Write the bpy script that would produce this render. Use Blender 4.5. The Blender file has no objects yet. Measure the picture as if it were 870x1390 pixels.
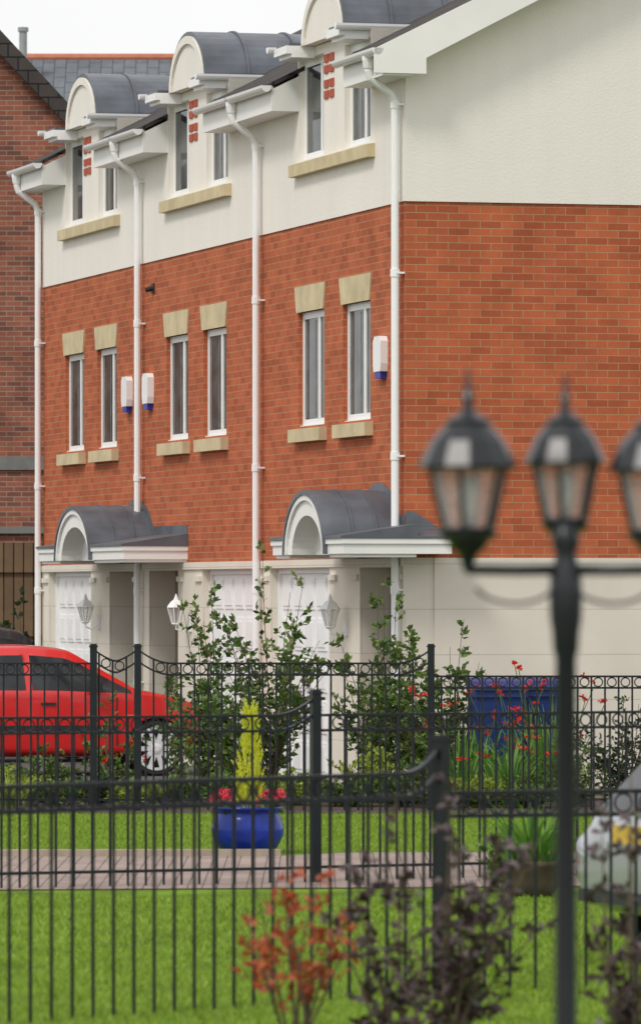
import bpy, bmesh, math, random
from mathutils import Vector, Matrix
random.seed(7)
R=random.random
def U(a,b): return a+(b-a)*R()
sc=bpy.context.scene
COL=sc.collection
sc.view_settings.view_transform='Standard'
sc.view_settings.look='None'
sc.view_settings.exposure=0

# ---------------------------------------------------------------- materials
def newmat(name):
    m=bpy.data.materials.new(name); m.use_nodes=True
    nt=m.node_tree; b=nt.nodes['Principled BSDF']
    return m,nt,b
def N(nt,t,**k):
    n=nt.nodes.new(t)
    for a,v in k.items(): setattr(n,a,v)
    return n
def c4(c): return (c[0],c[1],c[2],1)
def plain(name,col,rough=.6,metal=0,var=.12,scale=6,bump=0,bscale=60,spec=.5):
    m,nt,b=newmat(name)
    tc=N(nt,'ShaderNodeTexCoord'); nz=N(nt,'ShaderNodeTexNoise')
    nz.inputs['Scale'].default_value=scale; nz.inputs['Detail'].default_value=6
    nt.links.new(tc.outputs['Object'],nz.inputs['Vector'])
    r=N(nt,'ShaderNodeValToRGB')
    r.color_ramp.elements[0].position=.3; r.color_ramp.elements[1].position=.7
    r.color_ramp.elements[0].color=c4([x*(1-var) for x in col]); r.color_ramp.elements[1].color=c4([min(1,x*(1+var)) for x in col])
    nt.links.new(nz.outputs['Fac'],r.inputs['Fac']); nt.links.new(r.outputs['Color'],b.inputs['Base Color'])
    b.inputs['Roughness'].default_value=rough; b.inputs['Metallic'].default_value=metal
    b.inputs['Specular IOR Level'].default_value=spec
    if bump:
        n2=N(nt,'ShaderNodeTexNoise'); n2.inputs['Scale'].default_value=bscale; n2.inputs['Detail'].default_value=4
        nt.links.new(tc.outputs['Object'],n2.inputs['Vector'])
        bp=N(nt,'ShaderNodeBump'); bp.inputs['Strength'].default_value=bump; bp.inputs['Distance'].default_value=.02
        nt.links.new(n2.outputs['Fac'],bp.inputs['Height']); nt.links.new(bp.outputs['Normal'],b.inputs['Normal'])
    return m
def streaky(name,col,var=.04):
    m,nt,b=newmat(name)
    tc=N(nt,'ShaderNodeTexCoord'); mp=N(nt,'ShaderNodeMapping'); mp.inputs['Scale'].default_value=(2.2,2.2,.25)
    nt.links.new(tc.outputs['Object'],mp.inputs['Vector'])
    a=N(nt,'ShaderNodeTexNoise'); a.inputs['Scale'].default_value=1.6; a.inputs['Detail'].default_value=8; nt.links.new(mp.outputs['Vector'],a.inputs['Vector'])
    c=N(nt,'ShaderNodeTexNoise'); c.inputs['Scale'].default_value=.8; c.inputs['Detail'].default_value=6; nt.links.new(tc.outputs['Object'],c.inputs['Vector'])
    ad=N(nt,'ShaderNodeMath',operation='ADD'); nt.links.new(a.outputs['Fac'],ad.inputs[0]); nt.links.new(c.outputs['Fac'],ad.inputs[1])
    r=N(nt,'ShaderNodeMapRange'); r.inputs['From Min'].default_value=.7; r.inputs['From Max'].default_value=1.2; r.inputs['To Min'].default_value=1-var; r.inputs['To Max'].default_value=1+var*.4
    nt.links.new(ad.outputs[0],r.inputs['Value'])
    s=N(nt,'ShaderNodeVectorMath',operation='SCALE'); s.inputs[0].default_value=col; nt.links.new(r.outputs['Result'],s.inputs['Scale'])
    nt.links.new(s.outputs['Vector'],b.inputs['Base Color']); b.inputs['Roughness'].default_value=.95; b.inputs['Specular IOR Level'].default_value=.15
    n2=N(nt,'ShaderNodeTexNoise'); n2.inputs['Scale'].default_value=40; n2.inputs['Detail'].default_value=4; nt.links.new(tc.outputs['Object'],n2.inputs['Vector'])
    bp=N(nt,'ShaderNodeBump'); bp.inputs['Strength'].default_value=.2; bp.inputs['Distance'].default_value=.02
    nt.links.new(n2.outputs['Fac'],bp.inputs['Height']); nt.links.new(bp.outputs['Normal'],b.inputs['Normal'])
    return m
def brick(name,c1,c2,mort,bw=.225,rh=.075,ms=.006,rough=.85,bump=.4,var=.25,vscale=1.2,offset=.5):
    m,nt,b=newmat(name)
    uv=N(nt,'ShaderNodeUVMap'); br=N(nt,'ShaderNodeTexBrick')
    br.offset=offset
    br.inputs['Scale'].default_value=1; br.inputs['Brick Width'].default_value=bw; br.inputs['Row Height'].default_value=rh
    br.inputs['Mortar Size'].default_value=ms; br.inputs['Mortar Smooth'].default_value=.2; br.inputs['Bias'].default_value=-.2
    br.inputs['Color1'].default_value=c4(c1); br.inputs['Color2'].default_value=c4(c2); br.inputs['Mortar'].default_value=c4(mort)
    nt.links.new(uv.outputs['UV'],br.inputs['Vector'])
    nz=N(nt,'ShaderNodeTexNoise'); nz.inputs['Scale'].default_value=vscale; nz.inputs['Detail'].default_value=8; nz.inputs['Roughness'].default_value=.65
    nt.links.new(uv.outputs['UV'],nz.inputs['Vector'])
    mr=N(nt,'ShaderNodeMapRange'); mr.inputs['From Min'].default_value=.3; mr.inputs['From Max'].default_value=.7
    mr.inputs['To Min'].default_value=1-var; mr.inputs['To Max'].default_value=1+var
    nt.links.new(nz.outputs['Fac'],mr.inputs['Value'])
    mx=N(nt,'ShaderNodeVectorMath',operation='SCALE')
    nt.links.new(br.outputs['Color'],mx.inputs[0]); nt.links.new(mr.outputs['Result'],mx.inputs['Scale'])
    nt.links.new(mx.outputs['Vector'],b.inputs['Base Color'])
    b.inputs['Roughness'].default_value=rough; b.inputs['Specular IOR Level'].default_value=.2
    inv=N(nt,'ShaderNodeMath',operation='SUBTRACT'); inv.inputs[0].default_value=1
    nt.links.new(br.outputs['Fac'],inv.inputs[1])
    bp=N(nt,'ShaderNodeBump'); bp.inputs['Strength'].default_value=bump; bp.inputs['Distance'].default_value=.01
    nt.links.new(inv.outputs[0],bp.inputs['Height']); nt.links.new(bp.outputs['Normal'],b.inputs['Normal'])
    return m
def leafmat(name,cols,rough=.5,trans=.3):
    m,nt,b=newmat(name)
    g=N(nt,'ShaderNodeNewGeometry'); r=N(nt,'ShaderNodeValToRGB')
    el=r.color_ramp.elements
    el[0].color=c4(cols[0]); el[1].color=c4(cols[-1])
    for i,c in enumerate(cols[1:-1]):
        e=el.new((i+1)/(len(cols)-1)); e.color=c4(c)
    nt.links.new(g.outputs['Random Per Island'],r.inputs['Fac']); nt.links.new(r.outputs['Color'],b.inputs['Base Color'])
    b.inputs['Roughness'].default_value=rough
    t=N(nt,'ShaderNodeBsdfTranslucent'); nt.links.new(r.outputs['Color'],t.inputs['Color'])
    mx=N(nt,'ShaderNodeMixShader'); mx.inputs[0].default_value=trans
    nt.links.new(b.outputs[0],mx.inputs[1]); nt.links.new(t.outputs[0],mx.inputs[2])
    nt.links.new(mx.outputs[0],nt.nodes['Material Output'].inputs['Surface'])
    return m

M={}
M['brick']=brick('orange_brick',(.49,.130,.056),(.34,.082,.038),(.42,.26,.15),ms=.0042,var=.16,vscale=2.6,bump=.3)
M['brick_old']=brick('dark_brick',(.30,.105,.065),(.13,.060,.048),(.30,.25,.20),var=.35)
M['render']=streaky('cream_render',(.85,.81,.745))
M['stone']=brick('cream_stone',(.74,.685,.59),(.725,.67,.575),(.60,.55,.47),bw=60,rh=.46,ms=.006,bump=.35,var=.06)
M['sill']=plain('buff_stone',(.60,.50,.31),.85,var=.14,scale=4,bump=.1)
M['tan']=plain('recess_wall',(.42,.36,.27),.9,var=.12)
M['white']=plain('white_upvc',(.88,.88,.88),.35,var=.02)
M['paint']=plain('white_paint',(.86,.85,.82),.5,var=.04,scale=2)
M['lead']=plain('lead_sheet',(.10,.112,.132),.42,var=.3,scale=3,bump=.05,bscale=8)
M['tile']=brick('roof_tile',(.075,.065,.06),(.05,.045,.045),(.02,.02,.02),bw=.3,rh=.2,ms=.012,bump=1)
M['slate']=brick('slate',(.17,.185,.205),(.135,.15,.17),(.08,.085,.09),bw=.3,rh=.22,ms=.010,bump=.6)
M['ridge']=plain('terracotta',(.48,.17,.10),.8)
M['redblock']=plain('red_block',(.42,.09,.05),.8)
M['black']=plain('black_metal',(.012,.014,.017),.32,var=.2)
M['iron']=plain('black_iron',(.010,.013,.018),.38,var=.2,spec=.35)
M['rubber']=plain('rubber',(.02,.02,.02),.8)
M['trim']=plain('black_trim',(.02,.02,.022),.5)
M['bluebox']=plain('blue_plastic',(.02,.03,.35),.4)
M['binblue']=plain('bin_blue',(.010,.035,.17),.45,var=.2)
M['grey']=plain('grey_metal',(.30,.31,.32),.5)
M['band']=plain('grey_band',(.18,.18,.17),.8)
M['timber']=brick('timber_board',(.20,.135,.08),(.14,.095,.06),(.03,.02,.015),bw=.14,rh=40,ms=.01,bump=.5,offset=0)
M['asphalt']=plain('asphalt',(.10,.095,.09),.9,var=.2,scale=3,bump=.3,bscale=90)
M['paver']=brick('block_paving',(.34,.26,.23),(.27,.21,.19),(.13,.11,.09),bw=.2,rh=.1,ms=.006,var=.2)
M['soil']=plain('soil',(.07,.05,.035),.95,var=.4,scale=12,bump=.8,bscale=30)
M['terra']=plain('brown_pot',(.075,.055,.04),.85,var=.35,scale=8)
M['kerb']=plain('kerb_stone',(.36,.30,.23),.9,var=.15)
M['lawn']=plain('lawn',(.125,.205,.018),.9,var=.4,scale=1.6,bump=.5,bscale=40,spec=.1)
M['blade']=leafmat('grass_blade',[(.13,.22,.015),(.22,.35,.025),(.33,.45,.05)],.6,.35)
M['field']=plain('field',(.06,.09,.03),.95,var=.3,scale=.5)
M['leafgreen']=leafmat('shrub_leaf',[(.04,.085,.02),(.08,.16,.03),(.15,.26,.045),(.19,.19,.07)])
M['leafdark']=leafmat('dark_leaf',[(.015,.035,.015),(.035,.07,.025),(.06,.11,.035)])
M['leafyellow']=leafmat('conifer_leaf',[(.50,.58,.03),(.74,.78,.06),(.86,.86,.14)],.6,.4)
M['leafpurple']=leafmat('purple_leaf',[(.025,.014,.018),(.06,.032,.042),(.14,.09,.10),(.07,.08,.05)],.4,.15)
M['leafred']=leafmat('red_leaf',[(.26,.05,.02),(.55,.13,.05),(.38,.07,.03)],.5,.3)
M['strap']=leafmat('strap_leaf',[(.07,.18,.02),(.12,.27,.035),(.20,.35,.07)],.5,.3)
M['flred']=leafmat('red_petal',[(.65,.02,.01),(.80,.06,.015)],.5,.3)
M['flpink']=leafmat('pink_petal',[(.75,.03,.08),(.85,.12,.20),(.7,.02,.03)],.5,.3)
M['stem']=plain('stem_bark',(.10,.07,.045),.8)
M['stemg']=plain('green_stem',(.07,.13,.03),.7)
M['lime']=leafmat('lime_leaf',[(.18,.28,.03),(.36,.44,.05),(.26,.34,.04)],.5,.3)
def carpaint(name,col):
    m,nt,b=newmat(name); b.inputs['Base Color'].default_value=c4(col); b.inputs['Roughness'].default_value=.35
    b.inputs['Coat Weight'].default_value=.7; b.inputs['Coat Roughness'].default_value=.06
    return m
M['red']=carpaint('red_paint',(.66,.012,.012)); M['silver']=carpaint('silver_paint',(.42,.44,.47)); M['navy']=carpaint('dark_paint',(.015,.017,.022))
M['silver'].node_tree.nodes['Principled BSDF'].inputs['Metallic'].default_value=.6
def glaze(name,col,rough,spec=.35):
    m,nt,b=newmat(name)
    uv=N(nt,'ShaderNodeTexCoord'); nz=N(nt,'ShaderNodeTexNoise'); nz.inputs['Scale'].default_value=3
    nt.links.new(uv.outputs['Object'],nz.inputs['Vector'])
    r=N(nt,'ShaderNodeValToRGB'); r.color_ramp.elements[0].position=.4; r.color_ramp.elements[1].position=.65
    r.color_ramp.elements[0].color=c4(col); r.color_ramp.elements[1].color=c4([x*2.2 for x in col])
    nt.links.new(nz.outputs['Fac'],r.inputs['Fac']); nt.links.new(r.outputs['Color'],b.inputs['Base Color'])
    b.inputs['Roughness'].default_value=rough; b.inputs['Specular IOR Level'].default_value=spec
    return m
M['glass']=glaze('window_glass',(.04,.046,.048),.08,.22)
M['curtain']=plain('curtain',(.24,.235,.22),.9,var=.25)
M['carglass']=glaze('car_glass',(.02,.022,.025),.05)
M['potblue']=glaze('glazed_blue',(.006,.02,.17),.15)
m,nt,b=newmat('lantern_glass')
tr=N(nt,'ShaderNodeBsdfTransparent'); tr.inputs[0].default_value=(.92,.92,.9,1)
b.inputs['Base Color'].default_value=(.75,.74,.72,1); b.inputs['Roughness'].default_value=.15
mx=N(nt,'ShaderNodeMixShader'); mx.inputs[0].default_value=.30
nt.links.new(tr.outputs[0],mx.inputs[1]); nt.links.new(b.outputs[0],mx.inputs[2]); nt.links.new(mx.outputs[0],nt.nodes['Material Output'].inputs['Surface'])
M['lglass']=m
M['plate']=plain('yellow_plate',(.55,.36,.05),.6,var=.2,scale=14); M['tail']=carpaint('tail_red',(.16,.01,.01)); M['head']=carpaint('lamp_clear',(.6,.62,.62))
M['amber']=plain('amber_lens',(.65,.30,.03),.4)
M['alu']=plain('wheel_alloy',(.72,.73,.74),.35)
M['bulb']=plain('white_bulb',(.8,.8,.76),.4)

# ---------------------------------------------------------------- mesh builder
def finish(me,recalc=True,smooth=False):
    if recalc:
        bm=bmesh.new(); bm.from_mesh(me); bmesh.ops.recalc_face_normals(bm,faces=bm.faces); bm.to_mesh(me); bm.free()
    uvl=me.uv_layers.new(name='UVMap')
    d=uvl.data; vs=me.vertices
    for p in me.polygons:
        n=p.normal; ax,ay,az=abs(n.x),abs(n.y),abs(n.z)
        for li in p.loop_indices:
            co=vs[me.loops[li].vertex_index].co
            if ax>=ay and ax>=az: d[li].uv=(co.y,co.z)
            elif ay>=az: d[li].uv=(co.x,co.z)
            else: d[li].uv=(co.y,co.x)
        p.use_smooth=smooth
def link(o,parent=None):
    COL.objects.link(o)
    if parent: o.parent=parent
    return o
class MB:
    def __init__(s): s.v=[]; s.f=[]
    def add(s,vs,fs):
        k=len(s.v); s.v+=[tuple(v) for v in vs]; s.f+=[[i+k for i in f] for f in fs]; return s
    def box(s,x0,x1,y0,y1,z0,z1):
        return s.add([(x0,y0,z0),(x1,y0,z0),(x1,y1,z0),(x0,y1,z0),(x0,y0,z1),(x1,y0,z1),(x1,y1,z1),(x0,y1,z1)],
          [(0,3,2,1),(4,5,6,7),(0,1,5,4),(1,2,6,5),(2,3,7,6),(3,0,4,7)])
    def prism(s,poly,a0,a1,axis):
        n=len(poly)
        def P(p,a): return (a,p[0],p[1]) if axis=='x' else ((p[0],a,p[1]) if axis=='y' else (p[0],p[1],a))
        return s.add([P(p,a0) for p in poly]+[P(p,a1) for p in poly],
          [list(range(n)),list(range(n,2*n))[::-1]]+[(i,(i+1)%n,n+(i+1)%n,n+i) for i in range(n)])
    def shell(s,outer,inner,a0,a1,axis):
        for i in range(len(outer)-1):
            s.prism([outer[i],outer[i+1],inner[i+1],inner[i]],a0,a1,axis)
        return s
    def tube(s,pts,r,n=8,closed=False,r1=None):
        pts=[Vector(p) for p in pts]; k=len(pts); vs=[]; 
        up=None
        for i,p in enumerate(pts):
            if closed: t=pts[(i+1)%k]-pts[i-1]
            else: t=(pts[min(i+1,k-1)]-pts[max(i-1,0)])
            if t.length<1e-9: t=Vector((0,0,1))
            t.normalize()
            if up is None:
                up=Vector((0,0,1)) if abs(t.z)<.9 else Vector((1,0,0))
            a=t.cross(up)
            if a.length<1e-6: a=t.orthogonal()
            a.normalize(); bb=a.cross(t).normalized(); up=bb
            rr=r if r1 is None else r+(r1-r)*i/(k-1)
            for j in range(n):
                th=2*math.pi*j/n
                vs.append(p+a*math.cos(th)*rr+bb*math.sin(th)*rr)
        fs=[]
        for i in range(k if closed else k-1):
            i2=(i+1)%k
            for j in range(n): fs.append((i*n+j,i*n+(j+1)%n,i2*n+(j+1)%n,i2*n+j))
        if not closed: fs+= [list(range(n))[::-1],[(k-1)*n+j for j in range(n)]]
        return s.add(vs,fs)
    def lathe(s,prof,c=(0,0,0),n=24,axis='z',rot=0,caps=True):
        vs=[]
        for r,z in prof:
            for j in range(n):
                th=2*math.pi*j/n+rot
                a,b2=r*math.cos(th),r*math.sin(th)
                if axis=='z': vs.append((c[0]+a,c[1]+b2,c[2]+z))
                else: vs.append((c[0]+a,c[1]+z,c[2]+b2))
        k=len(prof); fs=[(i*n+j,i*n+(j+1)%n,(i+1)*n+(j+1)%n,(i+1)*n+j) for i in range(k-1) for j in range(n)]
        if caps: fs+=[list(range(n))[::-1],[(k-1)*n+j for j in range(n)]]
        return s.add(vs,fs)
    def wall(s,x0,x1,y0,y1,z0,z1,holes):
        ys=sorted(set([y0,y1]+[h[0] for h in holes if y0<h[0]<y1]+[h[1] for h in holes if y0<h[1]<y1]))
        for a,b in zip(ys[:-1],ys[1:]):
            ym=(a+b)/2
            hs=sorted([h for h in holes if h[0]<ym<h[1]],key=lambda h:h[2])
            z=z0
            for h in hs:
                if h[2]>z+1e-6: s.box(x0,x1,a,b,z,min(h[2],z1))
                z=max(z,h[3])
            if z<z1-1e-6: s.box(x0,x1,a,b,z,z1)
        return s
    def obj(s,name,mat,parent=None,smooth=False,recalc=True,label=None):
        me=bpy.data.meshes.new(name); me.from_pydata(s.v,[],s.f); me.update()
        finish(me,recalc,smooth); me.materials.append(M[mat] if isinstance(mat,str) else mat)
        o=bpy.data.objects.new(name,me); link(o,parent)
        if label: o['label']=label
        return o
def empty(name,loc,rz=0,label='',cat='',group=None):
    o=bpy.data.objects.new(name,None); o.location=loc; o.rotation_euler=(0,0,rz); o.empty_display_size=.3
    COL.objects.link(o); o['label']=label; o['category']=cat
    if group: o['group']=group
    return o
def arc(c,rx,rz,z0,a0=0,a1=math.pi,n=20):
    return [(c+rx*math.cos(a0+(a1-a0)*i/n),z0+rz*math.sin(a0+(a1-a0)*i/n)) for i in range(n+1)]

# ---------------------------------------------------------------- terrace
TH=math.radians(14.76); ORG=(.854,59.4,0)
G='row of matching terraced townhouses'
ZB=2.364; ZW=5.964
def window(H,y0,y1,z0,z1,xr=.05,lint=False,sill=False,blind=0,split=.36):
    f=MB(); t=.075; x0=xr; x1=xr+.06
    f.box(x0,x1,y0,y0+t,z0,z1).box(x0,x1,y1-t,y1,z0,z1).box(x0,x1,y0+t,y1-t,z0,z0+t).box(x0,x1,y0+t,y1-t,z1-t,z1)
    ym=y0+(y1-y0)*split
    f.box(x0-.003,x1,ym-.038,ym+.038,z0+t,z1-t)
    f.box(x0-.03,x0+.01,y0,y1,z0-.02,z0+.012)
    w=f.obj('window','white',H)
    MB().box(x0+.012,x0+.02,y0+t,y1-t,z0+t,z1-t).obj('pane','glass',w)
    if blind:
        c=MB()
        for yy in (y0+t+.06,ym+.09,ym+.19,y1-t-.09):
            c.box(x0+.009,x0+.0115,yy,yy+U(.012,.035),z0+t+.02,z1-t-.02)
        c.obj('blind','curtain',w)
    if lint:
        MB().prism([(y0-.0,z1),(y1+.02,z1),(y1+.10,z1+.28),(y0-.08,z1+.28)],-.02,.04,'x').obj('lintel','sill',w)
    if sill:
        MB().prism([(-.09,z0-.17),(-.09,z0-.03),(xr-.034,z0-.021),(xr-.034,z0-.17)],y0-.10,y1+.12,'y').obj('sill','sill',w)
    return w
def canopy(H,ya,yb,yc,hw,p=.766,wrap=False):
    c=MB(); z0=2.40
    ap=arc(yc,hw,.61,z0); ip=arc(yc,hw-.20,.40,z0)
    c.shell(ap,ip,-p,-.001,'x')
    c.shell(arc(yc,hw+.015,.625,z0),arc(yc,hw-.05,.555,z0),-p-.03,-p,'x')
    c.prism(arc(yc,hw-.195,.405,z0),-.52,-.42,'x')
    for a,b in ((ya,yc-hw),(yc+hw,yb)):
        c.box(-p,-.001,a,b,z0,z0+.15); c.box(-p+.03,-.001,a+.03 if a==ya else a,b-.03 if b==yb else b,z0-.035,z0)
        c.box(-p-.02,-.001,a-(.02 if a==ya else 0),b+(.02 if b==yb else 0),z0+.10,z0+.152)
    if wrap: c.box(-.001,.36,ya,-.03,z0,z0+.15); c.box(-.001,.38,ya-.02,-.03,z0+.10,z0+.152)
    k=c.obj('canopy','paint',H)
    l=MB()
    l.shell(arc(yc,hw+.04,.66,z0),arc(yc,hw+.001,.612,z0),-p-.045,-.002,'x')
    for sx in (-.5,-.25): l.shell(arc(yc,hw+.055,.675,z0),arc(yc,hw+.04,.661,z0),sx,sx+.025,'x')
    for a,b in ((ya-.03,yc-hw-.03),(yc+hw+.03,yb+.03)):
        l.prism([(-p-.035,z0+.154),(-p-.035,z0+.18),(-.002,z0+.30),(-.002,z0+.154)],a,b,'y')
    if wrap: l.prism([(ya-.03,z0+.154),(ya-.03,z0+.18),(-.03,z0+.27),(-.03,z0+.154)],-.001,.40,'x')
    l.obj('lead_roof','lead',k)
    fl=MB(); e=arc(yc,hw+.10,.74,z0)
    fl.prism(e,-.014,-.001,'x')
    fl.box(-.013,-.001,ya+.0 if not wrap else .0,yc-hw,z0+.26,z0+.40)
    fl.obj('flashing','lead',k)
    if wrap:
        MB().prism([(.0,z0+.2),(.0,z0+.44),(.10,z0+.42),(.40,z0+.22),(.40,z0+.2)],-.036,-.024,'y').obj('flashing','lead',k)
def wall_lamp(H,y,z):
    m_=MB(); x=-.20
    m_.box(-.05,-.021,y-.04,y+.04,z-.16,z+.02); m_.tube([(-.04,y,z-.1),(-.12,y,z-.16),(x,y,z-.13),(x,y,z-.08)],.011,6)
    m_.lathe([(.03,-.09),(.055,-.07),(.05,-.06)],(x,y,z),6)
    m_.lathe([(.11,.12),(.10,.14),(.06,.19),(.03,.21),(.015,.25),(.004,.28)],(x,y,z),6)
    for j in range(6):
        a=2*math.pi*j/6; m_.tube([(x+.05*math.cos(a),y+.05*math.sin(a),z-.06),(x+.10*math.cos(a),y+.10*math.sin(a),z+.12)],.007,4)
    w=m_.obj('wall_lantern','white',H)
    MB().lathe([(.045,-.058),(.092,.118)],(x,y,z),6).obj('pane','lglass',w)
def garage(H,y0,y1,z1=2.27):
    g=MB(); x=.11
    g.box(x,x+.04,y0+.05,y1-.05,.01,z1-.05)
    nc=5; nr=5; W=(y1-y0-.1)/nc; Hh=(z1-.06)/nr
    for i in range(nc):
        for j in range(nr):
            a=y0+.05+i*W; b=.01+j*Hh
            g.box(x-.014,x,a+.05,a+W-.05,b+.05,b+Hh-.05)
            g.box(x-.024,x-.014,a+.09,a+W-.09,b+.09,b+Hh-.09)
    d=g.obj('garage_door','white',H)
    f=MB().box(x-.04,x+.05,y0,y0+.05,0,z1).box(x-.04,x+.05,y1-.05,y1,0,z1).box(x-.04,x+.05,y0+.05,y1-.05,z1-.05,z1)
    f.obj('frame','white',d)
    MB().box(x-.06,x-.024,(y0+y1)/2-.06,(y0+y1)/2+.06,1.0,1.03).obj('handle','trim',d)
def pipe(H,y,low=.1):
    p=MB(); r=.040
    p.tube([(-.37,y,7.42),(-.37,y,7.27),(-.35,y,7.20),(-.13,y,7.04),(-.09,y,6.95),(-.09,y,3.5),(-.09,y,low)],r,10)
    for z in (6.9,5.2,3.35,2.0,.9):
        p.tube([(-.09,y,z),(-.09,y,z+.08)],r+.008,10); p.box(-.09,-.001,y-.05,y+.05,z+.03,z+.05)
    p.lathe([(.05,-.03),(.065,.05),(.065,.09)],(-.37,y,7.33),10)
    p.obj('drainpipe','white',H,smooth=False)
RS=.5
def rz(x): return 7.50+RS*(x+.34)
def house(k,ya,yb,cff,cd,gar,door,eaves,pipes,canop,alarm,lamp,label,first=False):
    H=empty('townhouse',ORG,TH,label,'house',G)
    D=9.0
    ffh=[(cff-.93-.66,cff-.93+.44,3.80,5.03),(cff+.93-.66,cff+.93+.44,3.80,5.03)]
    dh=[(cd-.92-.50,cd-.92+.52,6.66,7.74),(cd+.92-.46,cd+.92+.58,6.66,7.74)]
    MB().wall(0,.3,ya,yb,ZB,ZW,ffh).obj('brick_wall','brick',H)
    g=MB().wall(-.02,.3,ya,yb,0,ZB-.001,[(gar[0],gar[1],-1,2.27),(door[0],door[1],-1,2.27)])
    g.box(-.045,-.02,ya,yb,2.28,ZB-.003)
    for a,b in ((gar[0]-.32,gar[0]-.03),(gar[1]+.03,gar[1]+.32),(door[0]-.26,door[0]-.03),(door[1]+.03,door[1]+.32)):
        if a>ya+.02 and b<yb-.02: g.box(-.05,-.02,a,b,2.14,2.20)
    g.obj('ground_floor_wall','stone',H)
    u=MB().wall(-.015,.3,ya,yb,ZW-.001,7.36,dh)
    u.wall(-.015,.3,cd-1.46,cd+1.54,7.36,7.84,[(h[0],h[1],-1,7.74) for h in dh])
    u.box(-.015,.9,cd-1.46,cd-1.42,7.36,7.83) 
    u.prism(arc(cd,.80,.56,7.845),-.14,-.02,'x')
    u.shell(arc(cd,.83,.59,7.84),arc(cd,.74,.50,7.84),-.17,-.14,'x')
    u.obj('rendered_wall','render',H)
    if first:
        w=MB(); w.prism([(.3,ZB),(D,ZB),(D,ZW),(.3,ZW)],0.0,.28,'y'); w.obj('gable_brick_wall','brick',H)
        MB().box(.30,D,-.02,.28,0,ZB-.001).obj('gable_ground_wall','stone',H)
        MB().prism([(-.012,ZW-.002),(D,ZW-.002),(D,7.4),(4.5,9.84),(.0,7.56)],-.022,-.001,'y').prism([(.3,ZW),(D,ZW),(D,7.3),(4.5,9.7),(.3,7.5)],0,.28,'y').obj('gable_rendered_wall','render',H)
    if k==3:
        MB().prism([(.3,ZB),(D,ZB),(D,7.3),(4.5,9.7),(.3,7.5)],yb-.28,yb,'y').obj('end_wall','brick',H)
    if k==2:
        MB().tube([(-.10,11.15,5.62),(0,11.15,5.64)],.03,8).box(-.02,-.001,11.09,11.21,5.58,5.70).obj('vent','trim',H)
    MB().box(D-.3,D,ya+(.28 if first else 0),yb-(.28 if k==3 else 0),0,7.3).obj('rear_wall','brick',H)
    ra=ya-(.33 if first else 0); rb=yb+(.2 if k==3 else 0)
    r=MB()
    r.prism([(.06,rz(.06)-.05),(.06,rz(.06)),(4.5,rz(4.5)),(9.4,rz(-.34)),(9.4,rz(-.34)-.05),(4.5,rz(4.5)-.06)],ra,rb,'y')
    for a,b in eaves:
        r.prism([(-.34,rz(-.34)-.05),(-.34,rz(-.34)),(.06,rz(.06)-.001),(.06,rz(.06)-.05)],a,b,'y')
    R_=r.obj('roof','tile',H)
    MB().tube([(4.5,ra,rz(4.5)),(4.5,rb,rz(4.5))],.11,8).obj('ridge_tile','tile',R_)
    for a,b in eaves:
        e=MB(); gt=MB()
        e.box(-.30,-.016,a,b,7.20,7.225); e.box(-.32,-.30,a,b,7.20,7.46)
        if not (first and a<0): e.prism([(-.30,7.225),(-.016,7.225),(-.016,7.58),(-.30,7.44)],a,a+.02,'y')
        e.prism([(-.30,7.225),(-.016,7.225),(-.016,7.58),(-.30,7.44)],b-.02,b,'y')
        out=[(-.385+.06*math.cos(t),7.47+.07*math.sin(t)) for t in [math.pi+math.pi*i/8 for i in range(9)]]
        inn=[(-.385+.05*math.cos(t),7.47+.06*math.sin(t)) for t in [math.pi+math.pi*i/8 for i in range(9)]]
        gt.shell(out,inn,a-.02,b+.02,'y'); gt.prism(out,a-.03,a-.02,'y'); gt.prism(out,b+.02,b+.03,'y')
        e.obj('soffit','paint',R_); gt.obj('gutter','white',R_)
    if first:
        bb=MB(); y0,y1=-.36,-.33
        bb.prism([(-.42,7.22),(-.42,7.46),(4.5,rz(4.5)+.01),(4.5,rz(4.5)-.26),(.12,7.38),(.12,7.22)],y0,y1,'y')
        bb.prism([(4.5,rz(4.5)+.01),(4.5,rz(4.5)-.26),(9.4,7.2),(9.4,7.46)],y0,y1,'y')
        bb.prism([(-.32,7.22),(-.32,7.26),(.12,7.46),(4.5,rz(4.5)-.16),(4.5,rz(4.5)-.19),(.12,7.40)],-.329,-.024,'y')
        bb.obj('bargeboard','paint',R_)
    d=MB()
    d.shell(arc(cd,.88,.635,7.845),arc(cd,.835,.592,7.845),-.15,2.0,'x')
    d.box(-.30,.9,cd-1.36,cd-.83,7.845,7.875); d.box(-.30,.9,cd+.83,cd+1.40,7.845,7.875)
    for sx in (.35,.95): d.shell(arc(cd,.90,.655,7.845),arc(cd,.88,.636,7.845),sx,sx+.03,'x')
    Dm=d.obj('dormer_roof','lead',H,smooth=False)
    for sgn in (-1,1):
        g2=MB()
        yy=cd+sgn*1.42
        out=[(yy+.055*math.cos(t),7.87+.065*math.sin(t)) for t in [math.pi+math.pi*i/8 for i in range(9)]]
        inn=[(yy+.045*math.cos(t),7.87+.055*math.sin(t)) for t in [math.pi+math.pi*i/8 for i in range(9)]]
        g2.shell(out,inn,-.38,.75,'x'); g2.prism(out,-.39,-.38,'x')
        a,b=sorted((cd+sgn*.83,cd+sgn*1.36)); g2.box(-.33,-.016,a,b,7.76,7.843); g2.box(-.27,-.016,a,b,7.72,7.76)
        g2.obj('gutter','white',Dm)
    for h in ffh: window(H,*h,lint=True,sill=True,blind=1)
    for i,h in enumerate(dh): window(H,*h,xr=.05,blind=(i==0),split=.30 if i else .4)
    MB().prism([(-.10,6.49),(-.10,6.62),(.016,6.638),(.016,6.49)],cd-1.60,cd+1.64,'y').obj('sill','sill',H)
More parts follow.
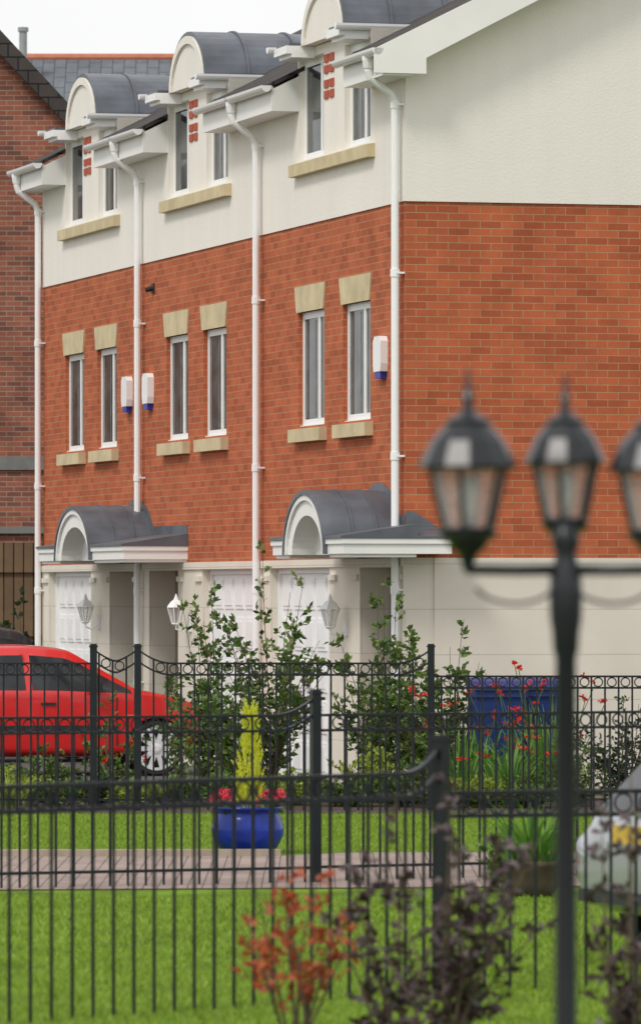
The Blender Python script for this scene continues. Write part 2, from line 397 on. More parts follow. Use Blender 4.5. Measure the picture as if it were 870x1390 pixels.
    q=MB()
    for i in range(2):
        for j in range(4):
            zz=7.24+j*.115+(.04 if j>1 else 0)
            q.box(-.03,-.014,cd+.02+i*.22,cd+.18+i*.22,zz,zz+.085)
    q.obj('tile_inset','redblock',H)
    garage(H,*gar)
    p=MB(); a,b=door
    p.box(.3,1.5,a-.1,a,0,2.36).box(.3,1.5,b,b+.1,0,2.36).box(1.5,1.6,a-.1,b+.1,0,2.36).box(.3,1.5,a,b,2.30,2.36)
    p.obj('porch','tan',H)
    dd=MB().box(1.44,1.499,a+.2,b-.2,.02,2.1)
    for j in range(3): dd.box(1.425,1.44,a+.32,b-.32,.15+j*.65,.65+j*.65)
    dr=dd.obj('door','navy',H); MB().tube([(1.40,b-.32,1.0),(1.40,b-.32,1.12)],.012,6).obj('handle','grey',dr)
    for y in pipes: pipe(H,y)
    if canop: canopy(H,*canop)
    if alarm:
        al=MB(); y=alarm
        al.prism([(y-.13,4.27),(y+.13,4.27),(y+.15,4.35),(y+.15,4.58),(y+.10,4.63),(y-.10,4.63),(y-.15,4.58),(y-.15,4.35)],-.08,-.001,'x')
        A=al.obj('alarm_box','white',H); MB().box(-.07,-.002,y-.10,y+.10,4.20,4.268).obj('strobe','bluebox',A)
    if lamp: wall_lamp(H,lamp,1.72)
    return H
house(1,0,5.8,2.92,2.70,(2.90,5.45),(.30,1.675),[(-.33,1.22),(4.20,5.8)],[.06],(-.45,2.40,1.0,.80,.766,True),.80,2.2,
  'end townhouse with orange brick gable and cream rendered top storey',True)
house(2,5.8,11.6,9.12,8.82,(6.05,8.60),(9.81,11.30),[(5.8,7.34),(10.34,11.6)],[5.80],(9.40,14.10,12.05,.95),11.28,9.15,
  'orange brick terraced townhouse with arched cream dormer')
house(3,11.6,17.4,14.72,14.48,(14.5,17.0),(12.12,13.45),[(11.6,13.00),(16.0,17.6)],[11.62,17.34],None,12.40,14.0,
  'orange brick townhouse next to the old dark brick building')

# ---------------------------------------------------------------- old building, far house, timber fence
B=empty('brick_building',(-7.5,88,0),0,'older dark red brick building with steep gable roof','building')
MB().prism([(-5.5,0),(5.5,0),(5.5,7.35),(0,13.1),(-5.5,7.35)],0,9,'y').obj('wall','brick_old',B)
MB().prism([(-5.8,7.1),(-5.6,7.0),(0,12.95),(5.6,7.0),(5.8,7.1),(0,13.35)],-.25,9.2,'y').obj('roof','tile',B)
MB().box(-5.5,5.5,-.05,-.001,3.85,4.05).obj('string_course','band',B)
MB().box(-5.5,5.5,-.08,-.001,2.9,3.0).obj('string_course','band',B)
F=empty('slate_roofed_house',(-3.5,112,0),0,'house with grey slate roof and terracotta ridge','house')
MB().box(-3.5,.75,-3,5,0,9.4).obj('wall','brick_old',F)
r=MB().prism([(-4.2,9.0),(-4.2,9.2),(0,12.2),(4.6,9.2),(4.6,9.0)],-4.0,.82,'x'); ro=r.obj('roof','slate',F)
MB().tube([(-4.0,0,12.20),(.85,0,12.20)],.08,8).obj('ridge_tile','ridge',ro)
f=MB().tube([(-2.1,-1,11),(-2.1,-1,12.65)],.075,12); f.lathe([(.10,0),(.10,.08)],(-2.1,-1,12.6),12); f.obj('flue','grey',F)
T=empty('timber_fence',(-6,83,0),0,'tall brown close-boarded timber fence by the brick building','fence')
MB().box(-4,2.3,0,.03,.1,2.72).obj('boards','timber',T)
for z in (.5,1.4,2.3): MB().box(-4,2.3,-.05,-.001,z,z+.09).obj('rail','timber',T)
for i in range(4): MB().box(-3.9+i*2,-3.8+i*2,-.15,-.051,0,2.8).obj('post','timber',T)

# ---------------------------------------------------------------- ground
def sheet(name,pts,z,mat):
    o=MB().add([(x,y,z) for x,y in pts],[list(range(len(pts)))]).obj(name,mat,None,recalc=False); o['kind']='structure'; o['label']=name; return o
def rect(name,x0,x1,y0,y1,z,mat): return sheet(name,[(x0,y0),(x1,y0),(x1,y1),(x0,y1)],z,mat)
rect('ground',-600,600,-200,1500,0,'field')
rect('driveway',-14,12,57.3,86,.004,'asphalt')
rect('planting_bed',-6,10,53.2,57.3,.012,'soil')
rect('lawn',-12,12,44.6,53.2,.008,'lawn')
sheet('path',[(-10,38.6),(10,41.0),(10,46.0),(0.2,45.2),(-.3,44.6),(-10,44.3)],.012,'paver')
sheet('front_lawn',[(-10,15),(10,15),(10,41),(-10,38.6)],.004,'lawn')
def kerb(name,p0,p1,w=.12,h=.06):
    a=Vector((p0[0],p0[1],0)); b=Vector((p1[0],p1[1],0)); d=(b-a).normalized(); n=Vector((-d.y,d.x,0))*w
    q=[a,b,b+n,a+n]; o=MB().prism([(v.x,v.y) for v in q],0,h,'z').obj(name,'kerb'); o['kind']='structure'; o['label']='stone path edging'; return o
kerb('path_edging',(-10,44.3),(-.3,44.6)); kerb('driveway_kerb',(-9,57.3),(9,57.3),.12,.1)

def grass(name,regs,n,h0,h1):
    vs=[];fs=[]
    for i in range(n):
        x0,x1,y0,y1=regs[0] if R()<.5 else regs[1]
        y=U(y0,y1); half=y*.058+.2; x=U(-half,half)
        h=U(h0,h1); a=U(0,6.28); w=U(.004,.008); dx,dy=math.cos(a)*w,math.sin(a)*w; l=U(-.03,.03); l2=U(-.03,.03)
        k=len(vs); vs+=[(x-dx,y-dy,0.0),(x+dx,y+dy,0.0),(x+l,y+l2,h)]; fs.append((k,k+1,k+2))
    m_=MB(); m_.v=vs; m_.f=fs; o=m_.obj(name,'blade',recalc=False); o['kind']='stuff'; o['label']='mown grass blades'; return o
grass('grass',[(-3,3,24,38.8),(-3,3,45.3,53.1)],110000,.018,.042)

# ---------------------------------------------------------------- plants
def leaf_mesh(items):
    vs=[];fs=[]
    for p,d,L,W in items:
        d=d.normalized(); s=d.cross(Vector((U(-1,1),U(-1,1),U(-1,1))))
        if s.length<1e-3: s=d.orthogonal()
        s.normalize(); nrm=s.cross(d)
        k=len(vs)
        vs+=[p,p+d*L*.5+s*W*.5+nrm*L*.06,p+d*L,p+d*L*.5-s*W*.5+nrm*L*.06]; fs.append((k,k+1,k+2,k+3))
    m_=MB(); m_.v=[tuple(v) for v in vs]; m_.f=fs; return m_
def shrub(name,loc,h,w,ns,nl,L,W,mat,label,cat='shrub',bare=.15,fl=None,nf=0,fs_=.04,group=None,spread=1.0,smat='stem',top=1.0,scat=.16):
    E=empty(name,(loc[0],loc[1],0),0,label,cat,group)
    st=MB(); it=[]; fl_it=[]
    for i in range(ns):
        a=U(0,6.28); rr=U(.1,1)**.6*w*.5; hh=h*U(.5,1)*(1-.35*(rr/(w*.5))**2*top) if i else h
        base=Vector((U(-.06,.06),U(-.06,.06),0)); tp=Vector((math.cos(a)*rr*spread,math.sin(a)*rr*spread,hh)) if i else Vector((U(-.1,.1)*w,0,hh))
        ctrl=Vector((tp.x*.35+U(-.08,.08),tp.y*.35+U(-.08,.08),hh*.55))
        P=lambda t:(base*(1-t)**2+ctrl*2*t*(1-t)+tp*t*t)
        st.tube([P(t/7) for t in range(8)],.008,5,r1=.002)
        nt_=max(4,nl//7)
        for j in range(nt_):
            t=bare+(1-bare)*R()
            p=P(t); g=(P(min(1,t+.05))-P(t-.05)).normalized()
            tw=(Vector((U(-1,1),U(-1,1),U(-.1,.6))).normalized()+g*.5).normalized()
            ln=U(.4,1)*scat*(1.3-t)*(w/.8)*1.5
            st.tube([p,p+tw*ln],.002,3)
            for q in range(7):
                pp=p+tw*ln*(q+1)/7
                dv=(tw*.6+Vector((U(-1,1),U(-1,1),U(-.6,.7)))).normalized()
                it.append((pp,dv,L*U(.6,1.2),W*U(.6,1.2)))
        for j in range(nf):
            t=U(.75,1.0); p=P(t)+Vector((U(-.06,.06),U(-.06,.06),U(-.04,.06)))
            for q in range(7): fl_it.append((p,Vector((U(-1,1),U(-1,1),U(-1,1))),fs_,fs_*.8))
    st.obj('stem',smat,E); leaf_mesh(it).obj('foliage',mat,E,recalc=False)
    if fl_it: leaf_mesh(fl_it).obj('blossom',fl,E,recalc=False)
    return E
S=8000
def PX(u,Z): return (u-435)*Z/S
g1='airy garden shrubs against the houses'
shrub('garden_shrub',(PX(285,58),58),2.10,1.05,13,120,.08,.05,'leafgreen','tall airy green shrub behind the railings',group=g1)
shrub('garden_shrub',(PX(368,57.6),57.6),2.42,1.3,18,125,.08,.05,'leafgreen','tallest airy green shrub before the garage door',group=g1)
shrub('garden_shrub',(PX(520,57.4),57.4),2.2,1.15,19,125,.08,.05,'leafgreen','bushy green shrub by the house corner',group=g1)
shrub('garden_shrub',(PX(618,57.6),57.6),1.75,.95,13,90,.08,.05,'leafgreen','spreading green shrub before the gable wall',group=g1)
shrub('garden_shrub',(PX(568,57),57),1.5,.9,13,100,.08,.05,'leafgreen','low green shrub before the gable wall',group=g1)
shrub('garden_shrub',(PX(325,57.2),57.2),1.3,.9,12,90,.08,.05,'leafgreen','low green shrub between the taller shrubs',group=g1)
shrub('rose_bush',(PX(150,56.5),56.5),1.05,.85,10,60,.055,.04,'leafgreen','leggy rose bush with red flowers by the red car',fl='flred',nf=1,fs_=.05)
shrub('rose_bush',(PX(240,56.3),56.3),1.25,.5,6,50,.055,.04,'leafgreen','thin rose bush by the red car')
shrub('climbing_shrub',(PX(30,82),82),2.1,.9,10,50,.11,.08,'leafdark','green shrub against the timber fence')
for (u,Z,h,w,mt,lb) in [(20,55.5,.35,.9,'lime','low yellow-green bedding plant in the border'),(75,55,.25,.8,'leafgreen','low green bedding plant in the border'),(130,55.2,.28,.8,'leafdark','low dark bedding plant in the border'),
    (250,55,.3,.9,'leafgreen','low green bedding plant in the border'),(310,55.6,.3,.7,'leafgreen','low green bedding plant in the border'),(400,55.4,.33,.8,'lime','low lime bedding plant in the border'),
    (470,55,.28,.8,'leafgreen','low green bedding plant in the border'),(545,55,.28,.9,'leafgreen','low green bedding plant in the border'),(190,55,.22,.8,'lime','low lime bedding plant in the border'),
    (785,55,.75,.9,'leafgreen','rounded green bedding plant by the railings'),(845,56,1.0,1.0,'leafdark','dark green bush by the railings'),(900,56,1.1,1.0,'leafdark','dark green bush by the railings'),(600,54.6,.25,.7,'leafgreen','low green bedding plant in the border'),(350,54.6,.22,.8,'leafgreen','low green bedding plant in the border'),
    (60,57,.5,.8,'leafgreen','low green bedding plant in the border'),(500,56,.55,.9,'lime','low lime bedding plant in the border'),(575,55.6,.5,.8,'leafgreen','low green bedding plant in the border'),(655,54.8,.3,.9,'lime','low lime bedding plant in the border'),(720,54.6,.3,.9,'leafgreen','low green bedding plant in the border')]:
    shrub('bedding_plant',(PX(u,Z),Z),h,w,18,70,.055,.034,mt,lb,'plant',bare=.05,group='low plants along the flower border')
def straps(name,loc,h,w,n,label,cat,mat='strap',flowers=0,wid=.022,base_z=0):
    E=empty(name,(loc[0],loc[1],base_z),0,label,cat); m_=MB(); fl=[]; st=MB()
    for i in range(n):
        a=U(0,6.28); r0=U(0,.35)*w; b=Vector((math.cos(a)*r0,math.sin(a)*r0*.6,0)); lean=U(.1,.9)*w; hh=h*U(.45,1.0)
        d=Vector((math.cos(a+U(-.6,.6)),math.sin(a+U(-.6,.6)),0)); s=Vector((-d.y,d.x,0)) if R()<.5 else Vector((1,0,0))
        pts=[]
        for q in range(6):
            t=q/5; pts.append(b+d*lean*t*t+Vector((0,0,hh*(t-.25*t**3*lean/w*1.5))))
        k=len(m_.v)
        for q,p in enumerate(pts):
            ww=wid*(1-(q/5)**2)*.5+.001; m_.v+=[tuple(p-s*ww),tuple(p+s*ww)]
        for q in range(5): m_.f.append((k+2*q,k+2*q+1,k+2*q+3,k+2*q+2))
    for i in range(flowers):
        a=U(0,6.28); b=Vector((math.cos(a)*w*.3,math.sin(a)*w*.2,0)); tp=b+Vector((math.cos(a)*w*U(.2,1.1),math.sin(a)*.2,h*U(.45,1.15)))
        tip=tp+Vector((U(-.13,.13),0,U(-.02,.09)))
        st.tube([b,b.lerp(tp,.6)+Vector((0,0,.03)),tp,tip],.004,4)
        for q in range(5):
            p=tp.lerp(tip,q/4)+Vector((0,0,.01))
            for z in range(3): fl.append((p,Vector((U(-1,1),U(-1,1),U(-.3,1))),.042,.026))
    m_.obj('foliage',mat,E,recalc=False)
    if flowers: st.obj('stem','stemg',E); leaf_mesh(fl).obj('blossom','flred',E,recalc=False)
    return E
g2='clumps of red crocosmia flowers'
for u,Z,h,nf in ((624,55.8,.95,7),(690,55.2,.85,5),(745,56,1.2,9),(655,56.2,.95,5),(722,56.3,1.1,8)):
    e=straps('crocosmia_clump',(PX(u,Z),Z),h,.5,70,'clump of strap-leaved red crocosmia in the border','flower',flowers=nf,wid=.026); e['group']=g2
straps('ornamental_grass',(PX(10,54.5),54.5),.45,.5,70,'tuft of yellow-green grass by the railings','plant','lime',wid=.015)

ZP=45.0; xp=PX(336,ZP)
P=MB(); P.lathe([(.14,0),(.17,.0),(.23,.05),(.275,.14),(.28,.20),(.255,.28),(.235,.315),(.245,.33),(.275,.345),(.275,.36),(.24,.36),(.225,.32),(.2,.30)],n=40)
pot=P.obj('plant_pot','potblue',None,smooth=True); pot.location=(xp,ZP,.012); pot['label']='large glazed blue pot holding a golden conifer'; pot['category']='pot'
so=MB().lathe([(.2,.295),(.205,.30)],n=24).obj('compost','soil',pot)
C=empty('conifer',(xp+.02,ZP,.30),0,'small golden cone-shaped conifer in the blue pot','tree')
MB().tube([(0,0,0),(0,0,.8)],.012,6,r1=.003).obj('trunk','stem',C)
it=[]
for s_ in range(260):   # upright feathery sprays
    z=R()**.85*.78; rm=.105*(1-(z/.86)**2.0)*(.8+.2*min(1,z/.1))+.006
    a=U(0,6.28); r=rm*U(.35,1.0); b0=Vector((math.cos(a)*r,math.sin(a)*r,z)); sd_=Vector((math.cos(a)*.25+U(-.15,.15),math.sin(a)*.25+U(-.15,.15),1)).normalized(); ln=U(.07,.13)
    for q in range(30):
        t=R(); p=b0+sd_*ln*t; d=(sd_+Vector((U(-1,1),U(-1,1),U(-.2,.6)))*.75)
        it.append((p,d,.026*(1.3-t)*U(.7,1.4),.009))
leaf_mesh(it).obj('crown','leafyellow',C,recalc=False)
for i,(dx,dy) in enumerate(((-.20,-.05),(.20,-.04),(-.13,-.15),(.14,-.14),(.23,.06),(-.22,.06))):
    E=empty('geranium',(xp+dx,ZP+dy,.32),0,'red and pink geranium in the blue pot','flower','geraniums in the pot')
    l=[];f_=[]
    for q in range(60): 
        a=U(0,6.28); p=Vector((math.cos(a)*U(0,.05),math.sin(a)*U(0,.05),U(0,.09))); l.append((p,Vector((U(-1,1),U(-1,1),U(0,1))),.04,.035))
    for h in range(4):
        c=Vector((U(-.06,.06),U(-.05,.05),U(.07,.17)))
        for q in range(26):
            v=Vector((U(-1,1),U(-1,1),U(-1,1))).normalized(); f_.append((c+v*.02,v,.024,.022))
    leaf_mesh(l).obj('foliage','leafgreen',E,recalc=False); leaf_mesh(f_).obj('blossom','flpink',E,recalc=False)

ZQ=38.8; xq=PX(722,ZQ)
Q=MB().lathe([(.13,0),(.15,.02),(.18,.08),(.20,.19),(.21,.20),(.21,.23),(.185,.23),(.175,.19)],n=28)
q=Q.obj('brown_planter','terra',None,smooth=True); q.location=(xq,ZQ,.01); q['label']='dark brown planter beside the path'; q['category']='pot'
MB().lathe([(.16,.19),(.17,.195)],n=20).obj('compost','soil',q)
straps('spiky_plant',(xq,ZQ),.52,.5,120,'spiky green plant growing in the brown planter','plant',base_z=.2)
shrub('bedding_plant',(PX(690,39.4),39.4),.4,.5,16,60,.045,.03,'leafgreen','small green plant by the brown planter','plant',bare=.05)

shrub('purple_shrub',(PX(605,24.5),24.5),1.25,.80,15,77,.055,.036,'leafpurple','dark purple-leaved shrub by the railings',bare=.1,spread=1.2,scat=.15,top=.5)
shrub('purple_shrub',(PX(530,25.0),25.0),1.15,.6,8,56,.055,.036,'leafpurple','thin dark purple-leaved shrub by the railings',bare=.1,scat=.14)
shrub('purple_shrub',(PX(856,24.0),24.0),1.28,.55,11,63,.055,.036,'leafpurple','dark purple-leaved shrub near the silver car',bare=.1,scat=.14,top=.4)
shrub('red_leaved_shrub',(PX(405,25.2),25.2),.92,.75,12,42,.055,.03,'leafred','small airy shrub with rusty red leaves',bare=.3,scat=.14,top=.5)

# ---------------------------------------------------------------- railings
def fence(p0,p1,h,posts,label,sp=.135,rise=.17,low=.10,rt=.009,pr=.009,drop=.105,sw=.32):
    a=Vector((p0[0],p0[1],0)); b=Vector((p1[0],p1[1],0)); d=(b-a); L=d.length; ang=math.atan2(d.y,d.x)
    E=empty('railing_fence',a,ang,label,'fence','black metal railings')
    pk=MB().tube([(0,0,0),(0,0,1)],pr,8).obj('picket','iron',E)
    rr=drop/2-.012
    rg=MB().tube([(math.cos(2*math.pi*i/16)*rr,0,math.sin(2*math.pi*i/16)*rr) for i in range(16)],.006,5,closed=True).obj('ring','iron',E)
    pm=MB().box(-.032,.032,-.032,.032,0,h+rise+.02); pm.box(-.04,.04,-.04,.04,h+rise+.02,h+rise+.035); pm.prism([(-.03,-.03),(.03,-.03),(.03,.03),(-.03,.03)],h+rise+.035,h+rise+.05,'z')
    po=pm.obj('post','iron',E)
    posts=list(posts)
    def zt(x):
        z=h
        for (pxx,side) in posts:
            dd=(x-pxx)*side
            if side and 0<=dd<sw: z=max(z,h+rise*(1-dd/sw)**2*1.0)
        return z
    def rail(dz):
        r=MB(); n=int(L/.04); vs=[]
        for i in range(n+1):
            x=L*i/n; vs.append((x,zt(x)+dz))
        for i in range(n):
            (x0,z0),(x1,z1)=vs[i],vs[i+1]
            r.add([(x0,-.018,z0-rt),(x0,.018,z0-rt),(x0,.018,z0+rt),(x0,-.018,z0+rt),(x1,-.018,z1-rt),(x1,.018,z1-rt),(x1,.018,z1+rt),(x1,-.018,z1+rt)],
                  [(0,1,5,4),(1,2,6,5),(2,3,7,6),(3,0,4,7)])
        return r
    rail(0).obj('rail','iron',E); rail(-drop).obj('rail','iron',E)
    if low>0: MB().box(0,L,-.016,.016,low,low+.02).obj('rail','iron',E)
    x=sp/2; f=True; fr=True
    while x<L:
        z=zt(x)
        near=any(abs(x-pp[0])<.045 for pp in posts)
        if not near:
            o=pk if f else pk.copy()
            if not f: COL.objects.link(o); o.parent=E
            f=False
            o.location=(x,0,.0); o.scale=(1,1,z)
        if all(abs(x+sp/2-pp[0])>.10 for pp in posts) and x+sp/2<L:
            o=rg if fr else rg.copy()
            if not fr: COL.objects.link(o); o.parent=E
            fr=False
            o.location=(x+sp/2,0,zt(x+sp/2)-drop/2)
        x+=sp
    fp=True; seen=set()
    for (pxx,side) in posts:
        if round(pxx,2) in seen: continue
        seen.add(round(pxx,2))
        o=po if fp else po.copy()
        if not fp: COL.objects.link(o); o.parent=E
        fp=False
        o.location=(pxx,0,0)
    return E
def at(u,Z,u0,Z0,u1,Z1):
    a=Vector((PX(u0,Z0),Z0)); return (Vector((PX(u,Z),Z))-a).length
xa=PX(-60,54)
fence((xa,54),(PX(586,54),54),1.36,[(PX(127,54)-xa,1),(PX(187,54)-xa,1),(PX(187,54)-xa,-1),(PX(585,54)-xa,-1)],'black metal railings with ring frieze along the flower border',rise=.13,sp=.125)
xb=PX(590,54)
fence((xb,54.05),(PX(960,54),54.05),1.24,[(PX(960,54)-xb,-1)],'lower black metal railings beside the gable and blue bins',rise=.1,sp=.125)
fence((PX(-60,39.6),39.6),(PX(430,40.6),40.6),1.16,[(at(428,40.6,-60,39.6,430,40.6),-1)],'black metal railings between the lawn and the block path',rise=.13,sp=.13)
fence((PX(436,40.7),40.7),(PX(940,42.0),42.0),1.16,[(at(940,42.0,436,40.7,940,42.0),0)],'black metal railings continuing past the path',rise=.05,sp=.13)
fence((PX(-60,27.0),27.0),(PX(600,29.4),29.4),1.105,[(at(597,29.4,-60,27,600,29.4),-1)],'black metal railings curving up to a square post',rise=.14,sp=.135,low=0,rt=.011,pr=.0088,drop=.115,sw=.27)
fence((PX(606,29.5),29.5),(PX(940,29.9),29.9),1.0,[(at(940,29.9,606,29.5,940,29.9),0)],'lower black metal railings beside the silver car',rise=.1,sp=.135,low=0,rt=.011,pr=.0088,drop=.115)

# ---------------------------------------------------------------- street lamp
ZL=14.7; xl=PX(768,ZL)
L=empty('street_lamp',(xl,ZL,0),0,'black ornamental lamp post with three lanterns','street lamp')
p=MB().lathe([(.10,0),(.10,.06),(.07,.10),(.06,.35),(.045,.42),(.03,.5),(.028,1.2),(.026,1.84),(.032,1.86),(.034,1.90),(.040,1.94),(.042,2.00),(.040,2.05),(.03,2.08),(.026,2.10),(.036,2.13),(.026,2.18)],n=20)
p.obj('column','black',L,smooth=True)
arms=[(-.245,-.05),(.225,-.05)]
for (ax,ay) in arms:
    m_=MB(); s=1 if ax>0 else -1
    m_.tube([(0,0,2.060),(ax*.5,ay*.5,2.058),(ax,ay,2.060),(ax,ay,2.10)],.014,8)
    c=[]
    for i in range(18):
        t=i/17; an=math.pi*(.15+.85*t)
        c.append((ax*.52+s*math.cos(math.pi-an)*.11*-1,ay*.5,2.045-math.sin(an)*.07))
    m_.tube(c,.005,6)
    m_.obj('arm','black',L,smooth=True)
def lantern(x,y,z,k=1,kw=1):
    m_=MB(); 
    def pr(l): return [(r*kw,zz*k) for r,zz in l]
    m_.lathe(pr([(.012,-.16),(.022,-.12),(.045,-.10),(.052,-.085),(.068,-.075),(.072,-.055),(.066,-.05)]),(x,y,z),12)
    m_.lathe(pr([(.118,.095),(.122,.102),(.112,.125),(.092,.165),(.066,.195),(.055,.205),(.058,.215),(.035,.228),(.016,.24),(.012,.262),(.018,.272),(.012,.285),(.008,.30),(.004,.345)]),(x,y,z),12)
    for j in range(6):
        a=2*math.pi*j/6+.3; m_.tube([(x+.064*kw*math.cos(a),y+.064*kw*math.sin(a),z-.052*k),(x+.100*kw*math.cos(a),y+.100*kw*math.sin(a),z+.097*k)],.007,5)
    o=m_.obj('lantern','black',L)
    MB().lathe(pr([(.060,-.050),(.096,.094)]),(x,y,z),6,rot=.3).obj('pane','lglass',o)
    MB().lathe(pr([(.012,-.05),(.02,.0),(.028,.04),(.02,.07),(.004,.08)]),(x,y,z),12).obj('bulb','bulb',o,smooth=True)
lantern(-.245,-.05,2.215,1.0,1.0); lantern(.222,-.05,2.210,.98,.97); lantern(0,.04,2.235,.92,.84)

# ---------------------------------------------------------------- wheelie bins
for i,(u,Z) in enumerate(((674,57.2),(730,57.6))):
    E=empty('wheelie_bin',(PX(u,Z),Z,0),.1,'dark blue wheelie bin standing by the gable wall','bin','wheelie bins')
    b_=MB(); b_.add([(-.20,-.25,.08),(.20,-.25,.08),(.20,.2,.08),(-.20,.2,.08),(-.24,-.34,1.06),(.24,-.34,1.06),(.24,.28,1.06),(-.24,.28,1.06)],[(0,3,2,1),(4,5,6,7),(0,1,5,4),(1,2,6,5),(2,3,7,6),(3,0,4,7)])
    b_.box(-.255,.255,-.36,.30,1.0,1.06); b_.obj('body','binblue',E)
    MB().prism([(-.39,1.065),(-.39,1.09),(-.2,1.15),(.2,1.18),(.33,1.15),(.33,1.065)],-.26,.26,'x').obj('lid','binblue',E)
    MB().tube([(-.25,.37,1.08),(.25,.37,1.08)],.02,8).obj('handle','binblue',E)
    for s in (-.24,.24):
        w_=MB().lathe([(.10,-.02),(.11,-.01),(.11,.01),(.10,.02)],(0,0,0),16,axis='y').obj('wheel','rubber',E); w_.rotation_euler=(0,0,math.pi/2); w_.location=(s,.22,.11)

# ---------------------------------------------------------------- cars
def car(name,loc,rot,stn,glass_side,glass_top,wheels,paint,label,cat='car',wr=.285):
    E=empty(name,loc,rot,label,cat)
    rings=[]
    for (x,zb,zbelt,zt,wb,wbt,wt) in stn:
        zm=zb+(zbelt-zb)*.5
        def lp(t): return (wbt+(wt-wbt)*t, zbelt+(zt-.05-zbelt)*t)
        half=[(0,zb),(wb*.85,zb),(wb,zb+.08),(max(wb,wbt)+.012,zm),(wbt,zbelt),lp(.07),lp(.90),(wt*.90,zt),(wt*.5,zt+.018),(0,zt+.022)]
        ring=[(x,-y,z) for y,z in half]+[(x,y,z) for y,z in half[-2:0:-1]]
        rings.append(ring)
    n=len(rings[0]); vs=[v for r in rings for v in r]; fs=[]; mi=[]
    for i in range(len(rings)-1):
        for j in range(n):
            j2=(j+1)%n; fs.append((i*n+j,i*n+j2,(i+1)*n+j2,(i+1)*n+j))
            seg=j if j<9 else 17-j
            g=(seg==5 and i in glass_side) or (seg in (7,8) and i in glass_top)
            mi.append(1 if g else 0)
    fs+=[list(range(n))[::-1],[(len(rings)-1)*n+j for j in range(n)]]; mi+=[0,0]
    me=bpy.data.meshes.new('tmp'); me.from_pydata(vs,[],fs); me.update()
    for p_,m_ in zip(me.polygons,mi): p_.material_index=m_
    bm=bmesh.new(); bm.from_mesh(me); bmesh.ops.recalc_face_normals(bm,faces=bm.faces)
    cl=bm.edges.layers.float.new('crease_edge'); vl=bm.verts.layers.float.new('crease_vert')
    bm.verts.ensure_lookup_table()
    for e in bm.edges:
        ms=set(f.material_index for f in e.link_faces)
        if len(ms)>1: e[cl]=1.0
        else:
            a,b=e.verts[0].index,e.verts[1].index
            ja,jb=a%n,b%n
            if ja==jb and (ja in (2,16)): e[cl]=.5
            if ja==jb and (ja in (4,14)): e[cl]=.45
            if ja==jb and (ja in (7,11)): e[cl]=.35
            if a//n==b//n and ja in range(5,15) and jb in range(5,15) and 0<a//n<len(rings)-1 and (a//n in (10,)): e[cl]=.4
    for v in bm.verts:
        k=sum(1 for f in v.link_faces if f.material_index==1)
        if k==1: v[vl]=1.0
    bm.to_mesh(me); bm.free()
    for mm in (M[paint],M['carglass'],M['rubber']): me.materials.append(mm)
    o=bpy.data.objects.new('tmpo',me); COL.objects.link(o)
    ss=o.modifiers.new('s','SUBSURF'); ss.levels=3; ss.render_levels=3
    cut=MB()
    for wx in wheels:
        for sd in (-1,1):
            y0,y1=sorted((sd*.58,sd*1.1)); cut.lathe([(wr+.04,y0),(wr+.04,y1)],(wx,0,wr),32,axis='y')
    co=cut.obj('cut','rubber'); 
    bo=o.modifiers.new('b','BOOLEAN'); bo.object=co; bo.operation='DIFFERENCE'; bo.solver='EXACT'
    try: bo.material_mode='TRANSFER'
    except: pass
    dg=bpy.context.evaluated_depsgraph_get(); ev=bpy.data.meshes.new_from_object(o.evaluated_get(dg))
    bpy.data.objects.remove(o); bpy.data.objects.remove(co)
    for part,keep in (('body',lambda i:i!=1),('window',lambda i:i==1)):
        m2=ev.copy(); bm=bmesh.new(); bm.from_mesh(m2)
        bmesh.ops.delete(bm,geom=[f for f in bm.faces if not keep(f.material_index)],context='FACES')
        for f in bm.faces: f.smooth=True; 
        bm.to_mesh(m2); bm.free(); m2.name=part
        po=bpy.data.objects.new(part,m2); link(po,E)
        if part=='body': BODY=po
    for wx in wheels:
        for sd in (-1,1):
            w=MB(); y=sd*.755; ri=wr-.065
            w.lathe([(ri,-.08),(wr-.02,-.085),(wr,-.06),(wr,.06),(wr-.02,.085),(ri,.08)],(0,0,0),32,axis='y',caps=False)
            y0,y1=sorted((sd*-.02,sd*.02)); w.lathe([(ri,y0),(ri,y1)],(0,0,0),24,axis='y')
            W=w.obj('wheel','rubber',E,smooth=False); W.location=(wx,y,wr)
            rm=MB(); y0,y1=sorted((sd*.03,sd*.084)); rm.shell(arc(0,ri+.004,ri+.004,0,0,2*math.pi,32),arc(0,ri-.025,ri-.025,0,0,2*math.pi,32),y0,y1,'y')
            rm.lathe([(.065,sd*.03),(.06,sd*.075),(.03,sd*.085)],(0,0,0),16,axis='y')
            for k in range(10):
                a=2*math.pi*k/10; c_,s_=math.cos(a),math.sin(a); px_,pz_=-s_*.026,c_*.026
                r0,r1=.05,ri-.01
                q=[(c_*r0+px_,s_*r0+pz_),(c_*r1+px_,s_*r1+pz_),(c_*r1-px_,s_*r1-pz_),(c_*r0-px_,s_*r0-pz_)]
                y0,y1=sorted((sd*.03,sd*.07)); rm.prism(q,y0,y1,'y')
            rm.obj('rim','alu',W)
    return E,BODY
hatch=[(0,.36,.62,.80,.60,.68,.58),(.06,.28,.80,.92,.74,.79,.62),(.42,.24,.90,1.33,.80,.82,.60),(.50,.24,.905,1.37,.80,.825,.59),(.95,.21,.91,1.41,.815,.83,.58),(1.02,.21,.91,1.415,.815,.83,.58),(1.60,.20,.91,1.42,.82,.835,.58),
       (1.67,.20,.91,1.42,.82,.835,.58),(2.05,.20,.905,1.39,.82,.835,.57),(2.15,.20,.90,1.36,.82,.835,.57),(2.78,.20,.90,.99,.82,.83,.72),(2.90,.20,.89,.93,.82,.83,.70),(3.35,.22,.84,.86,.81,.82,.66),(3.65,.26,.72,.76,.77,.78,.60),(3.76,.34,.56,.62,.66,.68,.52)]
